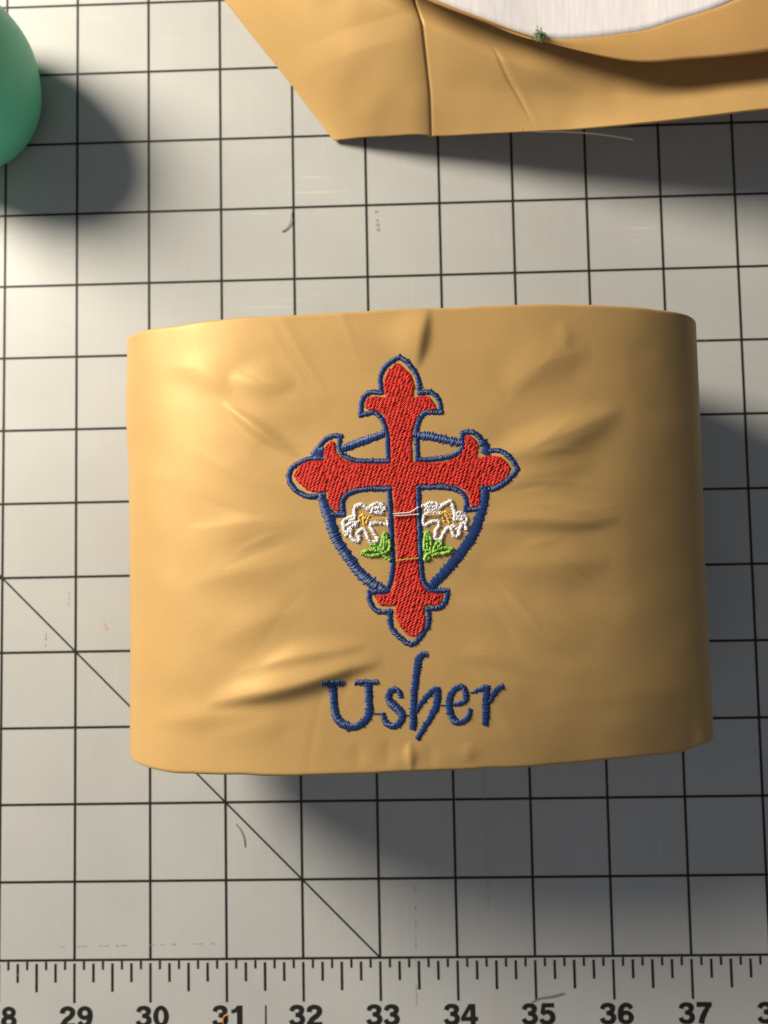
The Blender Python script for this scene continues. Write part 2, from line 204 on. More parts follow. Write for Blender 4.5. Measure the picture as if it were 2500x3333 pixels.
# ------------------------------------------------------------------ traced data: plan coordinates in inches on the armband's face
D = {'red':[(0.379,1.177),(0.418,1.172),(0.477,1.111),(0.531,1.06),(0.557,0.997),(0.566,0.925),(0.553,0.802),(0.602,0.815),(0.679,0.818),(0.717,0.811),(0.748,0.772),(0.778,0.725),(0.793,0.682),(0.714,0.671),(0.637,0.657),(0.591,0.604),(0.566,0.542),(0.542,0.472),(0.527,0.326),(0.527,0.131),(0.703,0.116),(0.856,0.12),(0.979,0.16),(1.05,0.228),(1.078,0.298),(1.073,0.36),(1.085,0.387),(1.139,0.386),(1.184,0.357),(1.213,0.302),(1.206,0.233),(1.198,0.165),(1.239,0.164),(1.34,0.181),(1.44,0.161),(1.499,0.113),(1.542,0.048),(1.509,-0.035),(1.439,-0.092),(1.38,-0.119),(1.295,-0.134),(1.22,-0.128),(1.222,-0.221),(1.216,-0.305),(1.187,-0.342),(1.133,-0.341),(1.116,-0.272),(1.092,-0.203),(1.047,-0.149),(0.965,-0.116),(0.812,-0.098),(0.576,-0.108),(0.553,-0.26),(0.56,-0.644),(0.565,-0.874),(0.577,-1.043),(0.609,-1.152),(0.676,-1.22),(0.811,-1.235),(0.793,-1.302),(0.774,-1.347),(0.628,-1.331),(0.616,-1.378),(0.624,-1.489),(0.612,-1.567),(0.554,-1.633),(0.507,-1.66),(0.441,-1.631),(0.375,-1.551),(0.331,-1.461),(0.332,-1.372),(0.345,-1.332),(0.266,-1.342),(0.176,-1.335),(0.143,-1.278),(0.126,-1.237),(0.244,-1.229),(0.292,-1.191),(0.327,-1.112),(0.346,-0.976),(0.359,-0.807),(0.342,-0.564),(0.335,-0.256),(0.324,-0.111),(0.117,-0.11),(-0.053,-0.126),(-0.144,-0.163),(-0.207,-0.206),(-0.23,-0.276),(-0.231,-0.36),(-0.292,-0.351),(-0.33,-0.304),(-0.345,-0.241),(-0.344,-0.15),(-0.437,-0.159),(-0.514,-0.153),(-0.606,-0.096),(-0.668,-0.033),(-0.703,0.026),(-0.65,0.115),(-0.574,0.159),(-0.48,0.171),(-0.387,0.161),(-0.383,0.216),(-0.387,0.27),(-0.362,0.333),(-0.323,0.366),(-0.277,0.365),(-0.265,0.321),(-0.262,0.267),(-0.232,0.213),(-0.171,0.163),(-0.063,0.129),(0.121,0.117),(0.313,0.12),(0.313,0.33),(0.297,0.487),(0.274,0.565),(0.237,0.644),(0.177,0.685),(0.092,0.695),(0.057,0.721),(0.053,0.767),(0.086,0.814),(0.156,0.832),(0.233,0.817),(0.279,0.808),(0.258,0.872),(0.251,0.959),(0.268,1.037),(0.309,1.115)],'outline':[[(0.422,1.241,0.0476),(0.373,1.224,0.0476),(0.294,1.171,0.0476),(0.239,1.102,0.0476),(0.213,1.015,0.0476),(0.22,0.936,0.0476),(0.222,0.86,0.0476)],[(0.232,0.866,0.0476),(0.157,0.875,0.0476),(0.087,0.869,0.0476),(0.04,0.831,0.0476),(0.016,0.769,0.0476),(0.007,0.706,0.0476),(0.003,0.625,0.0476)],[(-0.01,0.635,0.0476),(0.06,0.646,0.0476),(0.13,0.663,0.0476),(0.183,0.638,0.0476),(0.229,0.574,0.0476),(0.258,0.495,0.0476),(0.279,0.37,0.0476),(0.281,0.253,0.0476),(0.282,0.132,0.0476)],[(0.295,0.145,0.0476),(0.198,0.146,0.0476),(0.045,0.15,0.0476),(-0.071,0.164,0.0476),(-0.155,0.202,0.0476),(-0.208,0.249,0.0476),(-0.226,0.32,0.0476),(-0.212,0.426,0.0476)],[(-0.196,0.422,0.0476),(-0.276,0.425,0.0476),(-0.338,0.41,0.0476),(-0.401,0.357,0.0476),(-0.445,0.303,0.0476),(-0.477,0.265,0.0476),(-0.503,0.227,0.0476)],[(-0.381,0.191,0.0476),(-0.495,0.195,0.0476),(-0.574,0.182,0.0476),(-0.667,0.138,0.0476),(-0.731,0.088,0.0476),(-0.757,0.024,0.0476)],[(-0.758,0.031,0.0476),(-0.746,-0.046,0.0476),(-0.692,-0.125,0.0476),(-0.615,-0.182,0.0476),(-0.537,-0.207,0.0476),(-0.468,-0.201,0.0476),(-0.385,-0.189,0.0476)],[(-0.33,-0.397,0.0476),(-0.26,-0.402,0.0476),(-0.184,-0.4,0.0476)],[(-0.193,-0.417,0.0476),(-0.199,-0.276,0.0476),(-0.183,-0.231,0.0476),(-0.121,-0.178,0.0476),(-0.021,-0.149,0.0476),(0.117,-0.141,0.0476),(0.296,-0.147,0.0476)],[(0.284,-0.134,0.0476),(0.292,-0.333,0.0476),(0.3,-0.563,0.0476),(0.303,-0.79,0.0476),(0.308,-0.942,0.0476),(0.29,-1.055,0.0476),(0.266,-1.137,0.0476),(0.212,-1.192,0.0476)],[(0.264,-1.19,0.0476),(0.156,-1.199,0.0476),(0.054,-1.196,0.0476)],[(0.063,-1.186,0.0476),(0.064,-1.277,0.0476),(0.096,-1.355,0.0476),(0.163,-1.402,0.0476),(0.288,-1.399,0.0476)],[(0.276,-1.386,0.0476),(0.269,-1.482,0.0476),(0.284,-1.572,0.0476),(0.35,-1.651,0.0476),(0.428,-1.714,0.0476),(0.48,-1.74,0.0476)],[(0.462,-1.739,0.0476),(0.529,-1.71,0.0476),(0.598,-1.634,0.0476),(0.656,-1.546,0.0476),(0.665,-1.445,0.0476),(0.654,-1.369,0.0476)],[(0.641,-1.381,0.0476),(0.729,-1.38,0.0476),(0.797,-1.358,0.0476),(0.844,-1.303,0.0476),(0.864,-1.186,0.0476)],[(0.874,-1.199,0.0476),(0.767,-1.2,0.0476),(0.699,-1.196,0.0476),(0.649,-1.152,0.0476),(0.611,-1.072,0.0476),(0.598,-0.925,0.0476),(0.594,-0.645,0.0476),(0.591,-0.416,0.0476),(0.588,-0.262,0.0476),(0.59,-0.134,0.0476)],[(0.575,-0.14,0.0476),(0.697,-0.138,0.0476),(0.849,-0.141,0.0476),(0.963,-0.162,0.0476),(1.039,-0.202,0.0476),(1.075,-0.264,0.0476),(1.077,-0.325,0.0476),(1.062,-0.391,0.0476)],[(1.05,-0.378,0.0476),(1.148,-0.373,0.0476),(1.233,-0.367,0.0476)],[(1.239,-0.146,0.0476),(1.346,-0.165,0.0476),(1.423,-0.143,0.0476),(1.502,-0.086,0.0476),(1.572,-0.019,0.0476),(1.619,0.046,0.0476)],[(1.615,0.033,0.0476),(1.562,0.127,0.0476),(1.494,0.194,0.0476),(1.426,0.23,0.0476),(1.321,0.233,0.0476)],[(1.275,0.314,0.0476),(1.252,0.341,0.0476),(1.216,0.395,0.0476),(1.17,0.424,0.0476),(1.116,0.43,0.0476),(1.043,0.422,0.0476)],[(1.056,0.434,0.0476),(1.053,0.345,0.0476),(1.061,0.276,0.0476),(1.019,0.229,0.0476),(0.934,0.184,0.0476),(0.819,0.163,0.0476),(0.703,0.154,0.0476),(0.569,0.155,0.0476)],[(0.581,0.145,0.0476),(0.584,0.285,0.0476),(0.579,0.417,0.0476),(0.596,0.518,0.0476),(0.63,0.603,0.0476),(0.684,0.645,0.0476),(0.761,0.647,0.0476),(0.848,0.645,0.0476)],[(0.838,0.632,0.0476),(0.836,0.723,0.0476),(0.811,0.794,0.0476),(0.758,0.85,0.0476),(0.696,0.867,0.0476),(0.606,0.854,0.0476)],[(0.619,0.842,0.0476),(0.621,0.948,0.0476),(0.593,1.052,0.0476),(0.541,1.132,0.0476),(0.48,1.205,0.0476),(0.409,1.245,0.0476)]],'shield':[[(-0.421,-0.194,0.0698),(-0.384,-0.319,0.0857),(-0.332,-0.445,0.0952),(-0.297,-0.573,0.0952),(-0.229,-0.72,0.0921),(-0.139,-0.857,0.0952),(-0.034,-0.997,0.0952),(0.093,-1.112,0.0952),(0.214,-1.183,0.0825)],[(1.277,-0.147,0.0698),(1.266,-0.275,0.0762),(1.233,-0.389,0.0857),(1.191,-0.503,0.0952),(1.126,-0.655,0.0984),(1.023,-0.797,0.0952),(0.906,-0.939,0.0921),(0.796,-1.057,0.0889),(0.697,-1.155,0.0825)],[(-0.201,0.286,0.0698),(-0.014,0.346,0.0698),(0.243,0.433,0.0667)],[(0.555,0.418,0.0698),(0.72,0.39,0.0762),(0.894,0.35,0.0698),(1.043,0.318,0.0635)],[(-0.393,0.288,0.0571),(-0.452,0.238,0.1206),(-0.446,0.193,0.1143)],[(1.266,0.334,0.0635),(1.291,0.288,0.0762),(1.299,0.237,0.0762),(1.291,0.192,0.0698)]],'lilyL':[[(-0.072,-0.417,0.0333),(-0.076,-0.36,0.0333),(-0.051,-0.312,0.0333),(-0.013,-0.299,0.0333),(0.025,-0.319,0.0333),(0.063,-0.353,0.0333)],[(0.063,-0.353,0.0333),(0.092,-0.325,0.0333),(0.13,-0.302,0.0333),(0.197,-0.299,0.0333),(0.235,-0.328,0.0333),(0.234,-0.359,0.0333)],[(0.225,-0.361,0.0333),(0.187,-0.337,0.0333),(0.139,-0.336,0.0333),(0.106,-0.356,0.0333),(0.11,-0.391,0.0333),(0.167,-0.386,0.0333),(0.215,-0.402,0.0333)],[(-0.072,-0.417,0.0333),(-0.12,-0.431,0.0333),(-0.168,-0.449,0.0333),(-0.192,-0.482,0.0333),(-0.178,-0.52,0.0333),(-0.14,-0.507,0.0333),(-0.101,-0.484,0.0333),(-0.039,-0.485,0.0333)],[(-0.13,-0.464,0.0333),(-0.072,-0.446,0.0333)],[(-0.192,-0.482,0.0333),(-0.188,-0.549,0.0333),(-0.169,-0.583,0.0333),(-0.131,-0.56,0.0333),(-0.107,-0.522,0.0333),(-0.049,-0.514,0.0333)],[(-0.175,-0.621,0.0333),(-0.127,-0.579,0.0333)],[(-0.107,-0.551,0.0333),(-0.118,-0.617,0.0333),(-0.085,-0.67,0.0333),(-0.037,-0.676,0.0333),(-0.027,-0.633,0.0333),(-0.054,-0.609,0.0333),(-0.026,-0.571,0.0333),(0.012,-0.548,0.0333),(0.04,-0.582,0.0333),(0.058,-0.64,0.0333),(0.086,-0.683,0.0333),(0.124,-0.689,0.0333),(0.157,-0.68,0.0333),(0.149,-0.632,0.0333),(0.116,-0.584,0.0333),(0.088,-0.535,0.0333),(0.099,-0.498,0.0333),(0.156,-0.494,0.0333),(0.222,-0.5,0.0333),(0.26,-0.52,0.0333),(0.263,-0.463,0.0333)]],'lilyLg':[[(-0.024,-0.428,0.019),(0.014,-0.405,0.019),(0.076,-0.425,0.019)],[(0.014,-0.41,0.019),(0.017,-0.505,0.019)],[(0.071,-0.425,0.019),(0.041,-0.496,0.019)],[(-0.034,-0.437,0.019),(-0.014,-0.478,0.019)],[(0.004,-0.457,0.019),(0.042,-0.439,0.019)]],'lilyR':[[(0.621,-0.326,0.0333),(0.664,-0.322,0.0333),(0.703,-0.299,0.0333),(0.76,-0.305,0.0333),(0.807,-0.33,0.0333),(0.855,-0.312,0.0333),(0.903,-0.289,0.0333),(0.931,-0.294,0.0333),(0.94,-0.352,0.0333),(0.957,-0.409,0.0333),(0.946,-0.476,0.0333)],[(0.653,-0.367,0.0333),(0.72,-0.371,0.0333),(0.787,-0.358,0.0333),(0.831,-0.326,0.0333)],[(0.663,-0.341,0.0333),(0.787,-0.341,0.0333)],[(0.633,-0.432,0.0333),(0.681,-0.404,0.0333),(0.729,-0.395,0.0333),(0.8,-0.406,0.0333)],[(0.642,-0.441,0.0333),(0.627,-0.489,0.0333),(0.64,-0.527,0.0333),(0.679,-0.509,0.0333),(0.736,-0.486,0.0333),(0.784,-0.492,0.0333),(0.792,-0.53,0.0333),(0.763,-0.577,0.0333),(0.752,-0.634,0.0333),(0.742,-0.662,0.0333),(0.779,-0.682,0.0333),(0.817,-0.664,0.0333),(0.828,-0.626,0.0333),(0.858,-0.579,0.0333),(0.896,-0.551,0.0333),(0.924,-0.58,0.0333),(0.932,-0.628,0.0333),(0.97,-0.653,0.0333),(0.999,-0.629,0.0333),(0.995,-0.582,0.0333),(0.963,-0.552,0.0333),(0.93,-0.528,0.0333)],[(0.957,-0.409,0.0333),(1.014,-0.405,0.0333),(1.052,-0.43,0.0333),(1.079,-0.478,0.0333),(1.059,-0.526,0.0333),(1.072,-0.578,0.0333)],[(0.946,-0.478,0.0333),(1.003,-0.467,0.0333),(1.05,-0.497,0.0333),(1.021,-0.534,0.0333),(1.0,-0.582,0.0333)],[(0.971,-0.438,0.0333),(1.028,-0.449,0.0333)]],'lilyRg':[[(0.824,-0.407,0.019),(0.872,-0.393,0.019),(0.914,-0.428,0.019)],[(0.852,-0.436,0.019),(0.913,-0.466,0.019)],[(0.875,-0.446,0.019),(0.902,-0.508,0.019)],[(0.862,-0.407,0.019),(0.884,-0.456,0.019)],[(0.823,-0.426,0.019),(0.846,-0.488,0.019)]],'leafL':[[(-0.006,-0.798,0.0349),(0.056,-0.777,0.0349),(0.132,-0.774,0.0349),(0.193,-0.792,0.0349)],[(-0.006,-0.805,0.0349),(0.065,-0.827,0.0349),(0.141,-0.824,0.0349),(0.198,-0.811,0.0349)],[(0.09,-0.726,0.0349),(0.133,-0.717,0.0349),(0.184,-0.77,0.0349)],[(0.104,-0.74,0.0349),(0.175,-0.78,0.0349)],[(0.18,-0.766,0.0349),(0.205,-0.681,0.0349),(0.232,-0.596,0.0349),(0.253,-0.644,0.0349),(0.249,-0.705,0.0349),(0.217,-0.766,0.0349)],[(0.218,-0.757,0.0349),(0.231,-0.643,0.0349)],[(0.278,-0.673,0.0349),(0.279,-0.758,0.0349),(0.245,-0.8,0.0349)],[(0.198,-0.766,0.0349),(0.226,-0.833,0.0349),(0.28,-0.877,0.0349)],[(0.212,-0.818,0.0349),(0.26,-0.777,0.0349)]],'leafR':[[(0.636,-0.727,0.0349),(0.645,-0.642,0.0349),(0.665,-0.594,0.0349),(0.695,-0.643,0.0349),(0.704,-0.709,0.0349),(0.693,-0.79,0.0349)],[(0.665,-0.765,0.0349),(0.666,-0.633,0.0349)],[(0.636,-0.708,0.0349),(0.636,-0.779,0.0349),(0.682,-0.785,0.0349)],[(0.724,-0.786,0.0349),(0.754,-0.72,0.0349),(0.798,-0.703,0.0349),(0.818,-0.713,0.0349),(0.777,-0.753,0.0349)],[(0.719,-0.806,0.0349),(0.786,-0.773,0.0349),(0.853,-0.76,0.0349),(0.917,-0.775,0.0349)],[(0.917,-0.78,0.0349),(0.871,-0.809,0.0349),(0.795,-0.823,0.0349),(0.709,-0.833,0.0349)],[(0.632,-0.883,0.0349),(0.662,-0.832,0.0349),(0.715,-0.8,0.0349)],[(0.642,-0.846,0.0349),(0.643,-0.89,0.0349),(0.68,-0.865,0.0349)]],'U':[[(-0.42,-2.104,0.0508),(-0.356,-2.104,0.0455),(-0.28,-2.105,0.0455),(-0.209,-2.105,0.0508)],[(-0.093,-2.102,0.0495),(-0.014,-2.101,0.0442),(0.056,-2.102,0.0455),(0.127,-2.102,0.0508)],[(-0.325,-2.126,0.0781),(-0.314,-2.229,0.0729),(-0.308,-2.353,0.0703),(-0.284,-2.443,0.0768),(-0.234,-2.503,0.0794),(-0.159,-2.538,0.0716),(-0.077,-2.534,0.0683),(-0.004,-2.489,0.0748),(0.038,-2.416,0.0768),(0.042,-2.298,0.0703),(0.039,-2.205,0.0716),(0.036,-2.127,0.0846)]],'s':[[(0.362,-2.265,0.0429),(0.352,-2.209,0.0488),(0.315,-2.181,0.0521),(0.264,-2.194,0.0618),(0.237,-2.244,0.0651),(0.249,-2.294,0.0748),(0.289,-2.341,0.0846),(0.342,-2.389,0.0878),(0.376,-2.437,0.0781),(0.369,-2.486,0.0716),(0.327,-2.532,0.0651),(0.27,-2.542,0.0618),(0.217,-2.516,0.0586),(0.189,-2.466,0.0521),(0.183,-2.41,0.0429)]],'h':[[(0.639,-1.835,0.0586),(0.591,-1.841,0.0651),(0.552,-1.885,0.0781),(0.531,-1.985,0.0729),(0.512,-2.122,0.0703),(0.496,-2.247,0.0703),(0.491,-2.371,0.0729),(0.485,-2.496,0.0716),(0.478,-2.579,0.0651)],[(0.515,-2.403,0.039),(0.555,-2.339,0.0488),(0.613,-2.272,0.0521),(0.678,-2.211,0.0553),(0.733,-2.181,0.0586)],[(0.73,-2.171,0.0618),(0.734,-2.24,0.0716),(0.727,-2.315,0.0781),(0.696,-2.402,0.0716),(0.65,-2.481,0.0618),(0.594,-2.561,0.0553),(0.519,-2.679,0.0521)]],'e':[[(0.898,-2.342,0.039),(0.955,-2.334,0.0455),(1.01,-2.314,0.0553),(1.026,-2.261,0.0618),(1.01,-2.198,0.0586),(0.973,-2.164,0.0521),(0.921,-2.189,0.0553),(0.872,-2.244,0.0683),(0.849,-2.319,0.0716),(0.855,-2.412,0.0716),(0.885,-2.488,0.0716),(0.928,-2.524,0.0651),(0.989,-2.513,0.0553),(1.041,-2.468,0.0488),(1.067,-2.394,0.0429)]],'r':[[(1.102,-2.222,0.0325),(1.164,-2.202,0.0455),(1.241,-2.182,0.0586)],[(1.235,-2.163,0.0716),(1.227,-2.267,0.0748),(1.222,-2.361,0.0768),(1.217,-2.455,0.0729),(1.208,-2.561,0.0683)],[(1.259,-2.331,0.039),(1.3,-2.256,0.0488),(1.343,-2.201,0.0553),(1.402,-2.176,0.0586)]],'thr_white':[[(0.314,-0.408),(0.415,-0.399),(0.5,-0.391),(0.583,-0.34)],[(0.324,-0.428),(0.452,-0.423),(0.581,-0.414)]],'thr_green':[[(0.336,-0.894),(0.386,-0.879),(0.49,-0.871),(0.571,-0.861)]],'thr_gold':[[(0.071,-0.461),(0.147,-0.453),(0.261,-0.445)],[(0.633,-0.427),(0.738,-0.422),(0.814,-0.416)]],'thr_blue':[[(0.076,-2.413),(0.174,-2.416)],[(0.414,-2.438),(0.458,-2.44)],[(0.761,-2.349),(0.818,-2.346)],[(1.064,-2.232),(1.115,-2.219)]],'wrinkles':[([(-1.653,-2.306),(-1.067,-2.186),(-0.594,-2.075),(-0.125,-1.945),(0.203,-1.882)],0.201,0.115,0.074),([(-1.358,-2.002),(-0.877,-1.888),(-0.31,-1.78)],0.144,0.124,0.014),([(-1.609,-1.746),(-1.069,-1.491),(-0.589,-1.334)],0.182,0.163,0.013),([(-1.877,-1.103),(-1.266,-0.968),(-0.682,-0.87),(-0.419,-0.818)],0.163,0.144,0.013),([(-1.886,-0.542),(-1.07,-0.517),(-0.487,-0.425)],0.182,0.163,0.01),([(-1.068,-1.933),(-0.687,-1.825),(-0.122,-1.751),(0.066,-1.727)],0.115,0.086,0.024),([(-1.648,-2.673),(-1.067,-2.528),(-0.69,-2.485)],0.191,0.163,0.012),([(-1.481,0.844),(-1.173,0.591),(-0.873,0.364),(-0.628,0.199)],0.086,0.072,0.03),([(-1.406,1.108),(-1.022,1.019),(-0.673,0.992)],0.163,0.144,0.026),([(-2.14,1.305),(-1.75,1.212),(-1.378,0.929)],0.144,0.144,0.01),([(0.719,1.787),(0.629,1.466),(0.572,1.097)],0.086,0.268,0.04),([(2.139,1.61),(2.177,1.266)],0.086,0.105,0.006),([(1.506,0.83),(1.804,1.071),(2.102,1.216),(2.452,1.293)],0.239,0.21,0.03),([(1.245,0.106),(1.779,0.268),(2.275,0.459),(2.788,0.685)],0.191,0.22,0.05),([(1.286,-0.135),(1.77,-0.046),(2.463,0.119)],0.163,0.144,0.014),([(1.18,-0.506),(1.756,-0.478),(2.293,-0.509),(2.697,-0.488)],0.191,0.105,0.032),([(1.215,-0.968),(1.741,-0.964),(2.579,-0.946)],0.182,0.23,0.024),([(0.945,-1.292),(1.392,-1.443),(1.768,-1.654),(2.248,-1.868)],0.182,0.153,0.022),([(1.003,-1.785),(1.423,-1.982),(1.943,-2.209)],0.191,0.191,0.012),([(1.446,-1.209),(1.871,-1.455),(2.351,-1.753)],0.191,0.191,0.01),([(0.905,-1.922),(1.469,-2.039),(1.944,-2.186)],0.115,0.115,-0.012),([(0.439,-2.689),(0.451,-2.998)],0.057,0.057,0.016),([(-0.089,-2.676),(-0.065,-2.964)],0.086,0.086,-0.006),([(0.629,-2.695),(0.669,-2.978)],0.086,0.086,-0.005),([(0.236,-2.638),(0.211,-2.972)],0.086,0.086,-0.006),([(1.025,-2.708),(1.043,-2.936)],0.086,0.086,0.006),([(-2.297,-2.525),(-1.601,-2.434),(-1.067,-2.392)],0.144,0.124,0.014)]}

# ------------------------------------------------------------------ cutting mat
mat_root = empty('cutting_mat', (0, 0, 0), 'grey self-healing cutting mat with black one-inch grid and numbered ruler edge', 'cutting mat')
GY = -6.0; MX0, MX1, MY0, MY1, MT = -14.0, 15.0, GY-1.55, 13.0, 0.09
c = .25; ring = []
for cx_, cy_, a0 in ((MX1-c, MY1-c, 0), (MX0+c, MY1-c, 90), (MX0+c, MY0+c, 180), (MX1-c, MY0+c, 270)):
    for q in range(7):
        a = math.radians(a0+15*q); ring.append((cx_+c*math.cos(a), cy_+c*math.sin(a)))
V = [(x, y, -.012) for x, y in ring]+[(x, y, -MT) for x, y in ring]; n = len(ring)
ins = [(x-.012*np.sign(x), y-.012*np.sign(y), 0) for x, y in ring]
V = ins+V
F = [tuple(range(n))]+[(n+i, n+(i+1) % n, (i+1) % n, i) for i in range(n)]+[(2*n+i, 2*n+(i+1) % n, n+(i+1) % n, n+i) for i in range(n)]+[tuple(range(3*n-1, 2*n-1, -1))]
mesh('mat_sheet', V, F, M['vinyl'], mat_root, smooth=False)
PZ = .0015
def strips(name, items, z=PZ, mat=None, label=None):
    V, F = [], []
    for (x0, y0, x1, y1, wd) in items:
        d = np.array([x1-x0, y1-y0], float); L = np.linalg.norm(d); d /= L; nn = np.array([-d[1], d[0]])*wd/2
        b = len(V)
        for px, py in ((np.array([x0, y0])+nn), (np.array([x0, y0])-nn), (np.array([x1, y1])-nn), (np.array([x1, y1])+nn)): V.append((px, py, z))
        F.append((b, b+1, b+2, b+3))
    o = mesh(name, V, F, mat or M['ink'], mat_root, smooth=False)
    if label: o['label'] = label
    return o
def gx(n): return n-33.0
for n_ in range(22, 47):
    strips('grid_line', [(gx(n_), GY, gx(n_), MY1-.6, .034)], PZ)
for r_ in range(1, 19):
    strips('grid_line', [(gx(22), GY+r_, gx(46), GY+r_, .033)], PZ+.0006)
strips('ruler_line', [(gx(22), GY, gx(46), GY, .032)], PZ+.0012)
strips('diagonal_line', [(gx(33), GY, gx(23), GY+10, .024)], PZ+.0018, label='diagonal guide line')
for e8 in range(22*8, 46*8+1):
    x = e8/8-33
    if e8 % 8 == 0: a, b, wd = -.045, -.545, .033
    elif e8 % 4 == 0: a, b, wd = -.045, -.405, .035
    elif e8 % 2 == 0: a, b, wd = -.045, -.285, .034
    else: a, b, wd = -.020, -.125, .031
    strips('ruler_tick', [(x, GY+a, x, GY+b, wd)])
strips('ruler_tick', [(-1.495, GY-.59, -1.495, GY-.95, .022)])
# numbers: heavy sans figures built from broad pen strokes (x, y, width in units of the figure height)
def ell(cx, cy, rx, ry, wv=.21, wh=.17):
    return [(cx+rx*math.cos(a), cy+ry*math.sin(a), wv+(wh-wv)*abs(math.sin(a))) for a in np.linspace(.3, .3+2*math.pi, 33)]
SIX = [ell(.32, .315, .20, .23), [(.12, .33, .21), (.12, .55, .21), (.18, .80, .20), (.32, .915, .17), (.46, .86, .18), (.53, .73, .18)]]
FIG = {'0': [ell(.32, .5, .205, .415)],
 '1': [[(.40, 0, .22), (.40, 1, .22)], [(.08, .72, .14), (.22, .745, .15), (.34, .93, .13)]],
 '2': [[(.11, .66, .20), (.14, .82, .20), (.31, .915, .17), (.48, .83, .20), (.51, .68, .21), (.42, .50, .20), (.24, .33, .20), (.12, .13, .18)], [(.02, .085, .17), (.61, .085, .17)]],
 '3': [[(.10, .71, .19), (.15, .85, .18), (.30, .915, .17), (.46, .85, .20), (.49, .73, .21), (.42, .58, .17), (.25, .53, .15)], [(.25, .535, .15), (.45, .47, .18), (.52, .31, .21), (.45, .14, .20), (.30, .085, .17), (.14, .14, .18), (.08, .29, .19)]],
 '4': [[(.45, 0, .20), (.45, 1, .20)], [(.0, .29, .16), (.64, .29, .16)], [(.37, .97, .15), (.07, .35, .15)]],
 '5': [[(.12, .915, .17), (.58, .915, .17)], [(.18, .95, .16), (.13, .49, .17)], [(.12, .50, .15), (.28, .60, .16), (.45, .54, .20), (.52, .33, .21), (.44, .14, .20), (.28, .085, .17), (.13, .14, .18), (.08, .27, .19)]],
 '6': SIX, '7': [[(.03, .905, .19), (.60, .905, .19)], [(.51, .88, .15), (.34, .55, .20), (.23, .25, .21), (.19, 0, .22)]],
 '8': [ell(.32, .735, .175, .185, .20, .16), ell(.32, .295, .205, .21, .21, .17)],
 '9': [[(.64-a, 1-b, w_) for a, b, w_ in s] for s in SIX]}
def number(n_):
    V, F = [], []; sx, sy = .340, .262; z = PZ
    for d, ch in enumerate(str(n_)):
        for s in FIG[ch]:
            P = spline([(a*sx, b*sy, w_*.335) for a, b, w_ in s], .012); T = np.gradient(P[:, :2], axis=0); T /= np.linalg.norm(T, axis=1, keepdims=True)
            if len(s) == 33: T[0] = T[-1] = (T[0]+T[-1])/np.linalg.norm(T[0]+T[-1])
            b0 = len(V)
            for p, q in zip(P, T):
                for sg in (1, -1): V.append((gx(n_)-.195+d*.224+p[0]-sg*q[1]*p[2]/2, GY-.850+p[1]+sg*q[0]*p[2]/2, z))
            F += [(b0+2*i+1, b0+2*i+3, b0+2*i+2, b0+2*i) for i in range(len(P)-1)]; z += .0003
    o = mesh('number', V, F, M['ink'], mat_root, smooth=False); o['label'] = 'printed number %d' % n_
for n_ in range(23, 46): number(n_)
# faint pencil and red chalk marks left on the mat
pencil = plain('pencil_mark', (.26, .255, .245), .7, .1); chalk = plain('red_chalk', (.44, .33, .31), .8, .1)
def dashes(x0, y0, x1, y1, wd, n, keep, mat, name):
    it = []
    for i in range(n):
        if rng.random() < keep:
            a, b = (i+.1)/n, (i+.1+.5+.5*rng.random())/n
            it.append((x0+(x1-x0)*a, y0+(y1-y0)*a, x0+(x1-x0)*b, y0+(y1-y0)*b, wd*(.5+.9*rng.random())))
    if it: strips(name, it, PZ+.0024, mat)
dashes(1.40, -3.4, 1.42, -5.40, .008, 26, .72, pencil, 'pencil_mark')
dashes(.475, -4.9, .455, -6.7, .007, 20, .5, pencil, 'pencil_mark')
dashes(-4.2, -5.83, -2.0, -5.80, .008, 30, .45, pencil, 'pencil_mark')
dashes(5.03, -1.1, 5.05, -1.95, .016, 5, .7, chalk, 'chalk_mark'); dashes(-3.63, -1.62, -3.58, -1.72, .03, 2, 1, chalk, 'chalk_mark'); dashes(-4.09, -1.2, -4.10, -1.4, .014, 3, .9, chalk, 'chalk_mark')
dashes(-4.40, -1.74, -4.41, -1.93, .013, 4, .8, pencil, 'pencil_mark'); dashes(.13, 3.93, .16, 3.62, .035, 5, .9, pencil, 'pencil_mark')

# ------------------------------------------------------------------ tubes for hairs and threads
def tube_geo(pts, r, ns=6, step=.03, taper=False):
    P = spline(pts, step); n = len(P); V, F = [], []
    for i in range(n):
        t = P[min(i+1, n-1)]-P[max(i-1, 0)]; t = t/np.linalg.norm(t)
        a = np.cross(t, (0, 0, 1.0)); a = a/(np.linalg.norm(a)+1e-9); b = np.cross(a, t)
        rr = r*(1-.75*(i/(n-1))) if taper else r
        for k in range(ns):
            an = 2*math.pi*k/ns; V.append(P[i]+rr*(a*math.cos(an)+b*math.sin(an)))
    F = grid_faces(n, ns, True); F += [tuple(range(ns)), tuple(range(len(V)-1, len(V)-ns-1, -1))]
    return V, F
def hair(name, pts, r, mat, label, cat, taper=False, group=None):
    V, F = tube_geo(pts, r, 5, .03, taper); V = np.array(V)
    o = mesh(name, V, F, mat, None, origin=V.mean(0)*[1, 1, 0]); return tag(o, label, cat, group)
fib_dark = plain('dark_fibre', (.15, .13, .11), .6); fib_pale = plain('pale_fibre', (.72, .62, .46), .5); fib_orange = plain('orange_fibre', (.70, .16, .05), .6)
hair('thread_snippet', [(-1.02, 3.93, .01), (-1.03, 3.83, .02), (-1.08, 3.72, .015), (-1.16, 3.66, .01)], .0065, fib_dark, 'short dark curved thread scrap on the mat left of the upper armband', 'thread')
hair('thread_snippet', [(-1.86, -4.28, .006), (-1.80, -4.36, .012), (-1.76, -4.46, .012), (-1.745, -4.58, .006)], .005, fib_dark, 'fine dark curved hair on the mat beside the diagonal line', 'hair')
